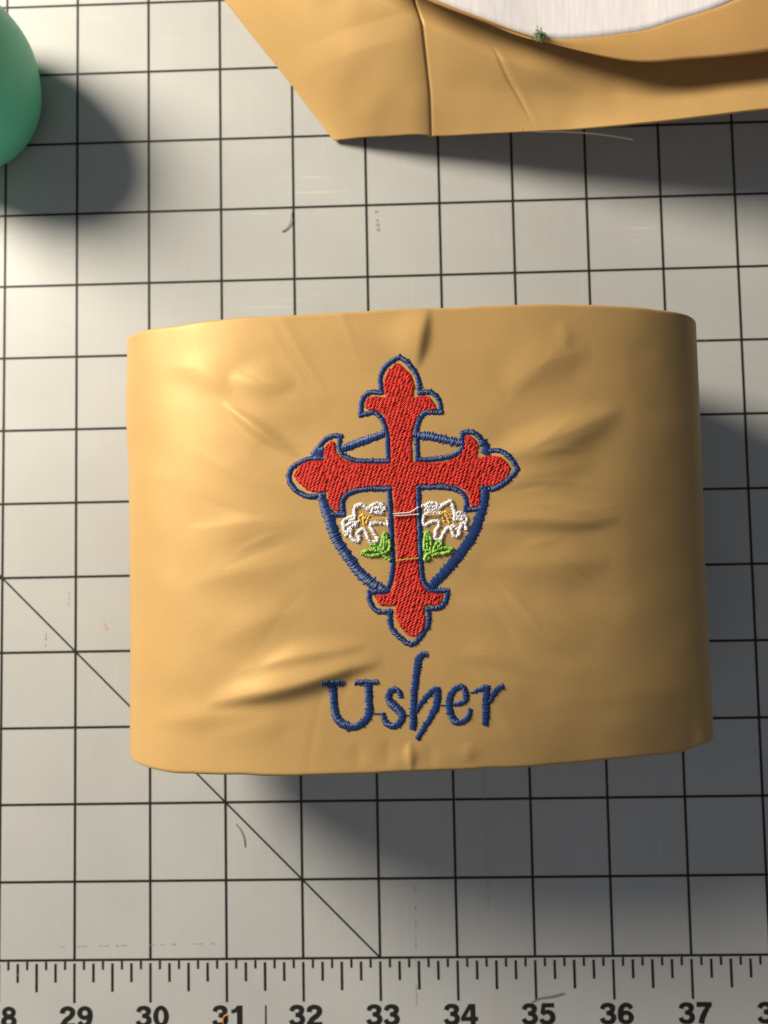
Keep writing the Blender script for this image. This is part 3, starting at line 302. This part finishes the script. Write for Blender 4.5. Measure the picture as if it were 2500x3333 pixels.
hair('thread_snippet', [(1.94, -6.57, .006), (2.05, -6.52, .01), (2.2, -6.49, .02), (2.36, -6.46, .008)], .006, fib_dark, 'thin dark fibre lying above the number 35', 'hair')
hair('thread_snippet', [(-2.04, -6.86, .01), (-2.05, -6.76, .02), (-2.03, -6.71, .02), (-2.00, -6.70, .01)], .008, fib_orange, 'tiny orange thread curl on the number 31', 'thread')

# ------------------------------------------------------------------ lower armband: a springy satin tube lying on the mat
CX, HW, Y0, Y1 = 0.535, 3.325, 1.74, -2.97; ZE = 1.46; NX = 2.5
def ztop(x, v):
    a = 2.58+(x-0.5)*0.033; b = 2.74-(x-0.5)*0.085
    return a*(1-v)+b*v
PUCK = []
for k_ in range(40):     # fine puckers drawn out of the dense stitching, all the way round
    a = rng.choice([0, math.pi])+rng.normal(0, .62); r0 = rng.uniform(.95, 1.25); ln = rng.uniform(.35, 1.25); bend = rng.normal(0, .10)
    pt = lambda r_, an: (.42+1.05*r_*math.cos(an), -.35+1.5*r_*math.sin(an))
    PUCK.append(([pt(r0, a), pt(r0+ln*.5, a+bend*.5), pt(r0+ln, a+bend)], rng.uniform(.035, .080), rng.choice([-1, 1, 1])*rng.uniform(.0015, .0055)))
def wrinkle(x, y):
    x = np.asarray(x, float); y = np.asarray(y, float); h = np.zeros(np.broadcast(x, y).shape)
    for pts, wp, wn, A in D['wrinkles']: h = h+1.35*A*seg_field(x, y, pts, wp, wn, .12)
    # slack that radiates from the dense stitching, and general softness of the cloth
    for pts, wp, A in PUCK: h = h+A*seg_field(x, y, pts, wp, None, .25)
    h = h+.008*noise2(x, y, .8, 3)+.004*noise2(x+.3*y, y*1.5, 1.7, 4)+.0010*noise2(x, y, 4.0, 5)
    # the stiffener inside ends short of the right side and of the near hem: the cloth bends there
    qe = np.clip((1-np.abs((x-CX)/HW))/.22, 0, 1); qe = qe*qe*(3-2*qe)
    h = h-.035*qe*soft(x-2.8-.03*y, .06)-.13*soft(-2.33-y, .04)*(lambda k_: k_*k_*(3-2*k_))(np.clip((x-.1)/2.4, 0, 1))
    return h
def base_h(x, y):
    v = np.clip((y-Y0)/(Y1-Y0), 0, 1); q = np.clip(np.abs((x-CX)/HW), 0, .9999)
    return ZE+(ztop(x, v)-ZE)*(1-q**NX)**(1/NX)
def soft(t, w_): return w_*np.logaddexp(0, t/w_)
def face_h(x, y):
    """height of the cloth under the embroidery"""
    fx = np.clip((1-np.abs((x-CX)/HW))/.12, 0, 1)
    return base_h(x, y)+wrinkle(x, y)*fx*fx*(3-2*fx)
band = empty('armband', (0.5, -0.6, 0), 'gold satin armband embroidered with a red cross and the word Usher, standing on the mat', 'armband', 'gold satin armbands')
# angles of the closed cross-section: dense over the face, looser underneath
def section(th, v):
    s, c = np.sin(th), np.cos(th)
    x = (CX+.045*v-.008)-(HW-.045*v-.004)*np.sign(c)*np.abs(c)**(2/NX); m = np.abs(s)**(2/NX)
    z = np.where(s >= 0, ZE+(ztop(x, v)-ZE)*m, ZE-(ZE-.05)*m)
    return x, z
xs = np.linspace(-.9985, .9985, 430)
q_ = np.abs(xs); th_f = np.arctan2((1-q_**NX)**.5, -np.sign(xs)*q_**(NX/2))
th_s = np.linspace(0, th_f[0], 6)[:-1]; th = np.r_[th_s, th_f, np.pi-th_s[::-1], np.linspace(np.pi, 2*np.pi, 90)[1:-1]]
NV = 330; nth = len(th)
def edge_wobble(x, top):
    return (.007*noise2(x, x*0+(7 if top else 23), 1.1, 6)+.003*noise2(x, x*0+3, 4, 8))
def band_rows(vs_, inset=0.0, full=True):
    """rows of points around the tube; inset pulls them in along the section normal"""
    rows = []
    for v in vs_:
        vv = np.clip(v, 0, 1); x, z = section(th, vv)
        y = Y0+(Y1-Y0)*vv+edge_wobble(x, True)*(1-vv)+edge_wobble(x, False)*vv
        # the far right of the near hem sits a little higher, with a small nick
        if True:
            k_ = np.clip((x-3.35)/.25, 0, 1)*(z > 1.0); y = y+.05*k_*k_*np.clip((vv-.8)/.2, 0, 1)
        nx = np.sign(x-CX)*np.abs((x-CX)/HW)**(NX-1)/HW
        zh = np.where(np.sin(th) >= 0, ztop(x, vv)-ZE, ZE-.05)
        nz = np.sign(z-ZE)*np.abs((z-ZE)/zh)**(NX-1)/zh
        L = np.hypot(nx, nz)+1e-9; nx, nz = nx/L, nz/L
        fx = np.clip((1-np.abs((x-CX)/HW))/.12, 0, 1)*(np.sin(th) > 0); fx = fx*fx*(3-2*fx)
        d = wrinkle(x, y)*fx+.010*noise2(th*1.7, y, 1.1, 9)*(1-fx)
        rows.append((x+nx*(d-inset)*(1-fx)+0*x - nx*inset*fx, y, z+nz*(d-inset)*(1-fx)+fx*(d-nz*inset)))
    return rows
outer_v = np.linspace(0, 1, NV)
rows = band_rows(outer_v); VV = [np.stack(r, 1) for r in rows]
# rolled hems at both ends
def roll(v, sgn):
    r0 = .034; out = []
    for a in np.linspace(0, math.pi, 8)[1:]:
        x, y, z = band_rows([v], inset=r0-r0*math.cos(a))[0]
        out.append(np.stack([x, y+sgn*r0*math.sin(a), z], 1))
    return out
VV = roll(0, 1)[::-1]+VV+roll(1, -1)
# turned-in hem, a finger wide, on the inside of both ends
hemA = [np.stack(band_rows([v], .09)[0], 1) for v in np.linspace(.10, .012, 5)]
hemB = [np.stack(band_rows([v], .09)[0], 1) for v in np.linspace(.988, .90, 5)]
VV = hemA+VV+hemB
nr = len(VV); P = np.vstack(VV); uvx = np.tile(np.r_[np.cumsum(np.r_[0, np.hypot(*np.diff(np.stack(section(th, .5)), axis=1))])], nr)
uvy = np.repeat(np.cumsum(np.r_[0, np.linalg.norm(np.diff(np.array([r[nth//3] for r in VV]), axis=0), axis=1)]), nth)
FF = [(a, d_, c_, b) for (a, b, c_, d_) in grid_faces(nr, nth, True)]
mesh('satin_sleeve', P, FF, M['satin'], band, uv=np.stack([uvx, uvy], 1))
lin_m = None
def lining_mat():
    m, nt, p = new_mat('white_lining')
    wv = noise(nt, inch_coords(nt, (26, 2.2, 2.2)), 1, 3); p.inputs['Roughness'].default_value = .75
    nt.links.new(ramp(nt, wv, [(.3, (.54, .515, .52)), (.7, (.63, .61, .615))]), p.inputs['Base Color'])
    b = bump(nt, wv, .25, .004*K); nt.links.new(b.outputs[0], p.inputs['Normal'])
    return m
M['lining'] = lining_mat()
lr = [np.stack(band_rows([v], .085)[0], 1) for v in np.linspace(.095, .905, 12)]
o = mesh('lining', np.vstack(lr), grid_faces(len(lr), nth, True), M['lining'], band)

# ------------------------------------------------------------------ embroidery: real stitches laid on the face
class Stitches:
    def __init__(s): s.A = []; s.B = []; s.lift = []; s.r = []
    def add(s, a, b, lift, r): s.A.append(a); s.B.append(b); s.lift.append(lift); s.r.append(r)
    def build(s, name, mat, parent, label=None):
        A = np.array(s.A); B = np.array(s.B); lift = np.array(s.lift)[:, None]; r = np.array(s.r)[:, None]
        ns = 5; t = np.linspace(0, 1, ns)[None, :]
        X = A[:, :1]*(1-t)+B[:, :1]*t; Y = A[:, 1:]*(1-t)+B[:, 1:]*t
        Z = face_h(X, Y)+lift*(1-np.abs(2*t-1)**2.6)-.002
        d = B-A; L = np.linalg.norm(d, axis=1, keepdims=True)+1e-9; nxy = np.stack([-d[:, 1], d[:, 0]], 1)/L
        prof = [(-1.0, -.35), (-.62, .62), (.0, 1.0), (.62, .62), (1.0, -.35)]
        V = np.zeros((len(A), ns, 5, 3))
        for k, (o_, h_) in enumerate(prof):
            wd = r*np.array([.75, 1, 1, 1, .75])[None, :]
            V[:, :, k, 0] = X+nxy[:, :1]*o_*wd; V[:, :, k, 1] = Y+nxy[:, 1:]*o_*wd; V[:, :, k, 2] = Z+h_*wd*.8
        F = []; base = grid_faces(ns, 5); 
        for i in range(len(A)):
            b0 = i*ns*5; F += [(a+b0, e+b0, c_+b0, b+b0) for (a, b, c_, e) in base]; 
        F = [(a, d_, c_, b) for (a, b, c_, d_) in F]
        o = mesh(name, V.reshape(-1, 3), F, mat, parent)
        if label: o['label'] = label
        return o
def satin(st, paths, gap=.0145, lift=.017, skew=.55, jit=.0065, r=.0085):
    for p in paths:
        P = spline(p, gap); T = np.gradient(P[:, :2], axis=0); T /= np.linalg.norm(T, axis=1, keepdims=True)+1e-9
        Nn = np.stack([-T[:, 1], T[:, 0]], 1)
        for i in range(len(P)):
            wd = P[i, 2]/2; sk = skew*gap
            a = P[i, :2]-Nn[i]*(wd+abs(rng.normal(0, jit)))-T[i]*sk; b = P[i, :2]+Nn[i]*(wd+abs(rng.normal(0, jit)))+T[i]*sk
            st.add(a, b, lift*min(1, wd/.02)*(1+.25*rng.normal()), r)
def fill(st, poly, ang, gap=.0155, ln=.085, lift=.010, r=.0095):
    Pg = np.array(poly); c, s = math.cos(ang), math.sin(ang); Rm = np.array([[c, s], [-s, c]]); Q = Pg@Rm.T
    y = Q[:, 1].min()+gap/2; row = 0
    while y < Q[:, 1].max():
        xs_ = []
        for i in range(len(Q)):
            a, b = Q[i], Q[(i+1) % len(Q)]
            if (a[1] <= y) != (b[1] <= y): xs_.append(a[0]+(y-a[1])/(b[1]-a[1])*(b[0]-a[0]))
        xs_.sort()
        for x0, x1 in zip(xs_[::2], xs_[1::2]):
            x = x0-abs(rng.normal(0, .004)); nxt = math.floor(x/ln)*ln+((row*.37) % 1)*ln
            while nxt <= x+.02: nxt += ln
            while x < x1:
                e = min(nxt, x1+abs(rng.normal(0, .004)))
                if x1-e < .02: e = x1
                yy = y+rng.normal(0, .0012)
                st.add(np.array([x-.004, yy])@Rm, np.array([e+.004, yy])@Rm, lift*(1+.3*rng.normal()), r)
                x = e; nxt = e+ln*(.9+.2*rng.random())
                if e >= x1: break
        y += gap; row += 1
st = Stitches(); fill(st, D['red'], math.radians(45)); cross = st.build('cross', M['red'], band, 'red embroidered cross with budded ends')
st = Stitches(); satin(st, D['shield'], gap=.0105, lift=.012, jit=.010, r=.0080); st.build('shield', M['blue'], band, 'navy embroidered shield outline behind the cross')
st = Stitches(); satin(st, D['outline'], gap=.0105, lift=.011, r=.0062); st.build('cross_outline', M['blue'], cross)
for nm, pet, gold, lab in (('lily', 'lilyL', 'lilyLg', 'white embroidered lily left of the cross stem'), ('lily', 'lilyR', 'lilyRg', 'white embroidered lily right of the cross stem')):
    st = Stitches(); satin(st, D[pet], gap=.0145, lift=.020, r=.0078, jit=.006); l_ = st.build(nm, M['white'], band, lab)
    st = Stitches(); satin(st, D[gold], gap=.014, lift=.018, jit=.004); st.build('stamen', M['gold'], l_)
for k_, lab in (('leafL', 'green embroidered leaves left of the cross stem'), ('leafR', 'green embroidered leaves right of the cross stem')):
    st = Stitches(); satin(st, D[k_], gap=.0145, lift=.026, r=.0095, jit=.004); st.build('leaf_sprig', M['green'], band, lab)
for k_, ch in (('U', 'U'), ('s', 's'), ('h', 'h'), ('e', 'e'), ('r', 'r')):
    st = Stitches(); satin(st, D[k_], gap=.0100, lift=.012, r=.0060); st.build('letter', M['blue'], band, 'navy embroidered letter '+ch)
def jump(paths, r, mat, lift, label):
    V, F = [], []
    for p in paths:
        P = spline(p, .03)[:, :2]; z = face_h(P[:, 0], P[:, 1])+lift
        v, f = tube_geo(np.c_[P, z], r, 6, .02); b = len(V); V += list(v); F += [tuple(q+b for q in g) for g in f]
    o = mesh('loose_thread', V, F, mat, band); o['label'] = label
jump(D['thr_white'], .0060, M['white'], .036, 'white jump threads across the cross stem')
jump(D['thr_gold'], .0055, M['gold'], .026, 'gold jump threads over the lilies')
jump(D['thr_green'], .0055, M['green'], .034, 'green jump thread across the cross stem')
jump(D['thr_blue'], .0055, M['blue'], .008, 'navy jump threads between the letters')

# ------------------------------------------------------------------ upper armband, partly in view: outer cloth, and its end turned back with the lining up
band2 = empty('armband', (2.0, 6.5, 0), 'gold satin armband with a seam and white lining showing, at the upper picture edge', 'armband', 'gold satin armbands')
def cr(a, n): # resample control rows to n columns
    P = np.array(a, float); s = np.arange(len(P)); out = []
    Q = np.vstack([2*P[0]-P[1], P, 2*P[-1]-P[-2]])
    for u in np.linspace(0, len(P)-1, n):
        i = min(int(u), len(P)-2); t = u-i; p0, p1, p2, p3 = Q[i:i+4]
        out.append(.5*((2*p1)+(p2-p0)*t+(2*p0-5*p1+4*p2-p3)*t**2+(-p0+3*p1-3*p2+p3)*t**3))
    return np.array(out)
cols = [  # from the left fold to the right, each running from the near hem to the far end
 [(-.43, 4.90, .06), (-.75, 5.33, .10), (-1.07, 5.76, .16), (-1.80, 6.69, .30), (-2.50, 7.64, .42), (-3.25, 8.70, .5)],
 [(.22, 4.83, .22), (.02, 5.33, .52), (-.20, 5.85, .78), (-.55, 6.69, 1.02), (-.90, 7.64, 1.10), (-1.25, 8.70, 1.1)],
 [(.90, 4.75, .40), (.88, 5.17, .70), (.79, 5.81, 1.00), (.66, 6.60, 1.14), (.60, 7.64, 1.2), (.55, 8.70, 1.2)],
 [(2.22, 4.58, .75), (2.20, 4.95, .92), (2.20, 5.40, 1.10), (2.25, 6.50, 1.18), (2.3, 7.64, 1.2), (2.3, 8.70, 1.2)],
 [(3.50, 4.46, 1.15), (3.53, 4.78, 1.06), (3.6, 5.15, 1.02), (3.7, 6.50, 1.15), (3.7, 7.64, 1.2), (3.7, 8.70, 1.2)],
 [(4.87, 4.43, 1.45), (4.92, 4.72, 1.34), (5.0, 5.1, 1.24), (5.2, 6.50, 1.15), (5.3, 7.64, 1.2), (5.4, 8.70, 1.2)],
 [(6.23, 4.43, 1.60), (6.5, 4.75, 1.5), (6.8, 5.2, 1.3), (7.2, 6.60, .8), (7.3, 7.64, .8), (7.4, 8.70, .8)]]
NU, NW = 520, 170
C1 = [cr(c_, NW) for c_ in cols]; S = np.array([cr([c_[j] for c_ in C1], NU) for j in range(NW)])   # NW x NU x 3
X, Y, Z = S[..., 0], S[..., 1], S[..., 2]
u01 = np.linspace(0, 1, NU)[None, :]
crest = [(-.67, 6.67), (.04, 6.24), (.79, 5.83), (1.65, 5.38), (2.8, 4.92)]
pleat = [(1.61, 5.60), (1.80, 5.24), (2.02, 4.93), (2.22, 4.59)]
dz = .12*seg_field(X, Y, crest, .16, .34, .3)-.018*seg_field(X, Y, pleat, .020, .020)+.005*seg_field(X, Y, [(a+.05, b+.03) for a, b in pleat], .05)
sx_ = np.interp(Y, [4.7, 5.17, 5.81, 6.15, 6.72, 8.7], [.90, .88, .79, .70, .63, .55]); ds = X-sx_
low = np.clip((5.95-Y)/.25, 0, 1)
dz += np.where(ds < 0, (.05+.06*low)*(1-np.exp(-np.abs(ds)/(.10+.10*low))), 0)*np.exp(-np.abs(ds)/1.2)-.022*np.exp(-(ds/.014)**2)
dz += .012*noise2(X, Y, 1.1, 14)+.006*noise2(X, Y, 2.6, 15)
S[..., 2] = Z+dz*np.clip(u01/.08, 0, 1)
uv2 = np.stack([X.ravel(), Y.ravel()], 1)
def with_thickness(o, t):
    md = o.modifiers.new('thickness', 'SOLIDIFY'); md.thickness = t*K; md.offset = -1; return o
o = with_thickness(mesh('satin_sleeve', S.reshape(-1, 3), grid_faces(NW, NU), M['satin'], band2, uv=uv2), .035)
# underside of the tube, resting on the mat, joined at the left fold
B = S.copy(); f_ = np.clip(u01, 0, 1)
B[..., 2] = .055+.0*f_+0*B[..., 2]; B[..., 0] = B[..., 0]+.10*(1-u01); B[..., 1] = B[..., 1]+(.10+.55*np.clip(u01/.3, 0, 1)+1.1*np.clip((u01-.3)/.5, 0, 1))*(1-np.linspace(0, 1, NW)[:, None])
sub = B[::10, ::10]
o = with_thickness(mesh('underside', sub.reshape(-1, 3), grid_faces(sub.shape[0], sub.shape[1]), M['lining'], band2), .03)
# the end turned back: gold hem, then the white lining
edge = [(-.38, 6.70, 1.40), (.14, 6.37, 1.40), (.76, 5.98, 1.40), (1.51, 5.66, 1.38), (2.28, 5.39, 1.34), (3.26, 5.09, 1.40), (3.96, 5.03, 1.50), (4.81, 5.01, 1.64), (5.85, 5.14, 1.72), (6.8, 5.4, 1.7)]
inner = [(-.36, 6.74, 1.41), (.17, 6.41, 1.41), (.79, 6.02, 1.41), (1.53, 5.69, 1.39), (2.29, 5.43, 1.36), (3.26, 5.40, 1.46), (3.78, 5.47, 1.56), (4.44, 5.62, 1.68), (5.18, 6.04, 1.74), (6.2, 6.6, 1.7)]
far = [(-.3, 8.8, 1.45), (.3, 8.8, 1.5), (.9, 8.8, 1.5), (1.6, 8.8, 1.5), (2.3, 8.8, 1.5), (3.2, 8.8, 1.6), (3.9, 8.8, 1.65), (4.6, 8.8, 1.7), (5.6, 8.8, 1.7), (6.6, 8.8, 1.6)]
E1, I1, F1 = cr(edge, 160), cr(inner, 160), cr(far, 160)
def loft(a, b, n, bulge=0):
    t = np.linspace(0, 1, n)[:, None, None]; R_ = a[None]*(1-t)+b[None]*t; R_[..., 2] += bulge*np.sin(np.pi*t[..., 0]); return R_
hm = loft(E1, I1, 14, .02); li = loft(I1, F1, 40, .06); li[..., 2] -= .004
o = with_thickness(mesh('hem', hm.reshape(-1, 3), grid_faces(14, 160), M['hem'], band2, uv=hm.reshape(-1, 3)[:, :2]), .04)
o = with_thickness(mesh('lining', li.reshape(-1, 3), grid_faces(40, 160), M['lining'], band2), .03)
V, F = tube_geo([(2.05, 4.62, .72), (2.35, 4.60, .70), (2.65, 4.60, .68), (3.1, 4.59, .60), (3.52, 4.56, .50)], .011, 6, .03)
o = mesh('loose_thread', V, F, fib_pale, band2); o['label'] = 'pale loose thread trailing from the hem'
# green lint on the rim
fib_green = plain('green_fibre', (.16, .26, .12), .7)
V, F = [], []
for i in range(60):
    a = rng.normal(size=3); a /= np.linalg.norm(a); b = rng.normal(size=3); b /= np.linalg.norm(b)
    c0 = np.array([2.20, 5.45, 1.40]); p0 = c0+a*.04*rng.random(); p1 = c0+b*.052; p2 = p1+rng.normal(size=3)*.025
    v, f = tube_geo([p0, (p0+p1)/2+rng.normal(size=3)*.02, p1, p2], .0045, 4, .02); k0 = len(V); V += list(v); F += [tuple(q+k0 for q in g) for g in f]
tag(mesh('lint_tuft', V, F, fib_green, None, origin=(2.20, 5.45, 1.33)), 'small fuzzy tuft of green lint caught on the rim of the upper armband', 'lint')

# ------------------------------------------------------------------ green plastic pot at the upper left
def pot_mat():
    m, nt, p = new_mat('green_plastic'); a = noise(nt, inch_coords(nt), 2.0, 3)
    nt.links.new(ramp(nt, a, [(.3, (.13, .62, .40)), (.7, (.15, .66, .43))]), p.inputs['Base Color'])
    p.inputs['Roughness'].default_value = .42; p.inputs['Subsurface Weight'].default_value = .8; p.inputs['Subsurface Radius'].default_value = (.004, .012, .008); p.inputs['Subsurface Scale'].default_value = 1.0
    return m
pot = empty('plastic_pot', (-5.40, 5.50, 0), 'rounded green plastic pot standing on the mat at the upper left corner', 'pot')
prof = [(0, 0.02), (.70, .02), (.86, .06), (.97, .18), (1.06, .40), (1.14, .65), (1.16, .85), (1.13, 1.15), (1.05, 1.45), (.92, 1.68), (.70, 1.84), (.42, 1.93), (.2, 1.95), (0, 1.955)]
PR = spline(prof, .05); V = []; ns = 72
for (r_, z_) in PR:
    for k in range(ns):
        a = 2*math.pi*k/ns; V.append((-5.40+max(r_, .001)*math.cos(a), 5.50+max(r_, .001)*math.sin(a), z_))
mesh('pot_body', V, grid_faces(len(PR), ns, True), pot_mat(), pot)
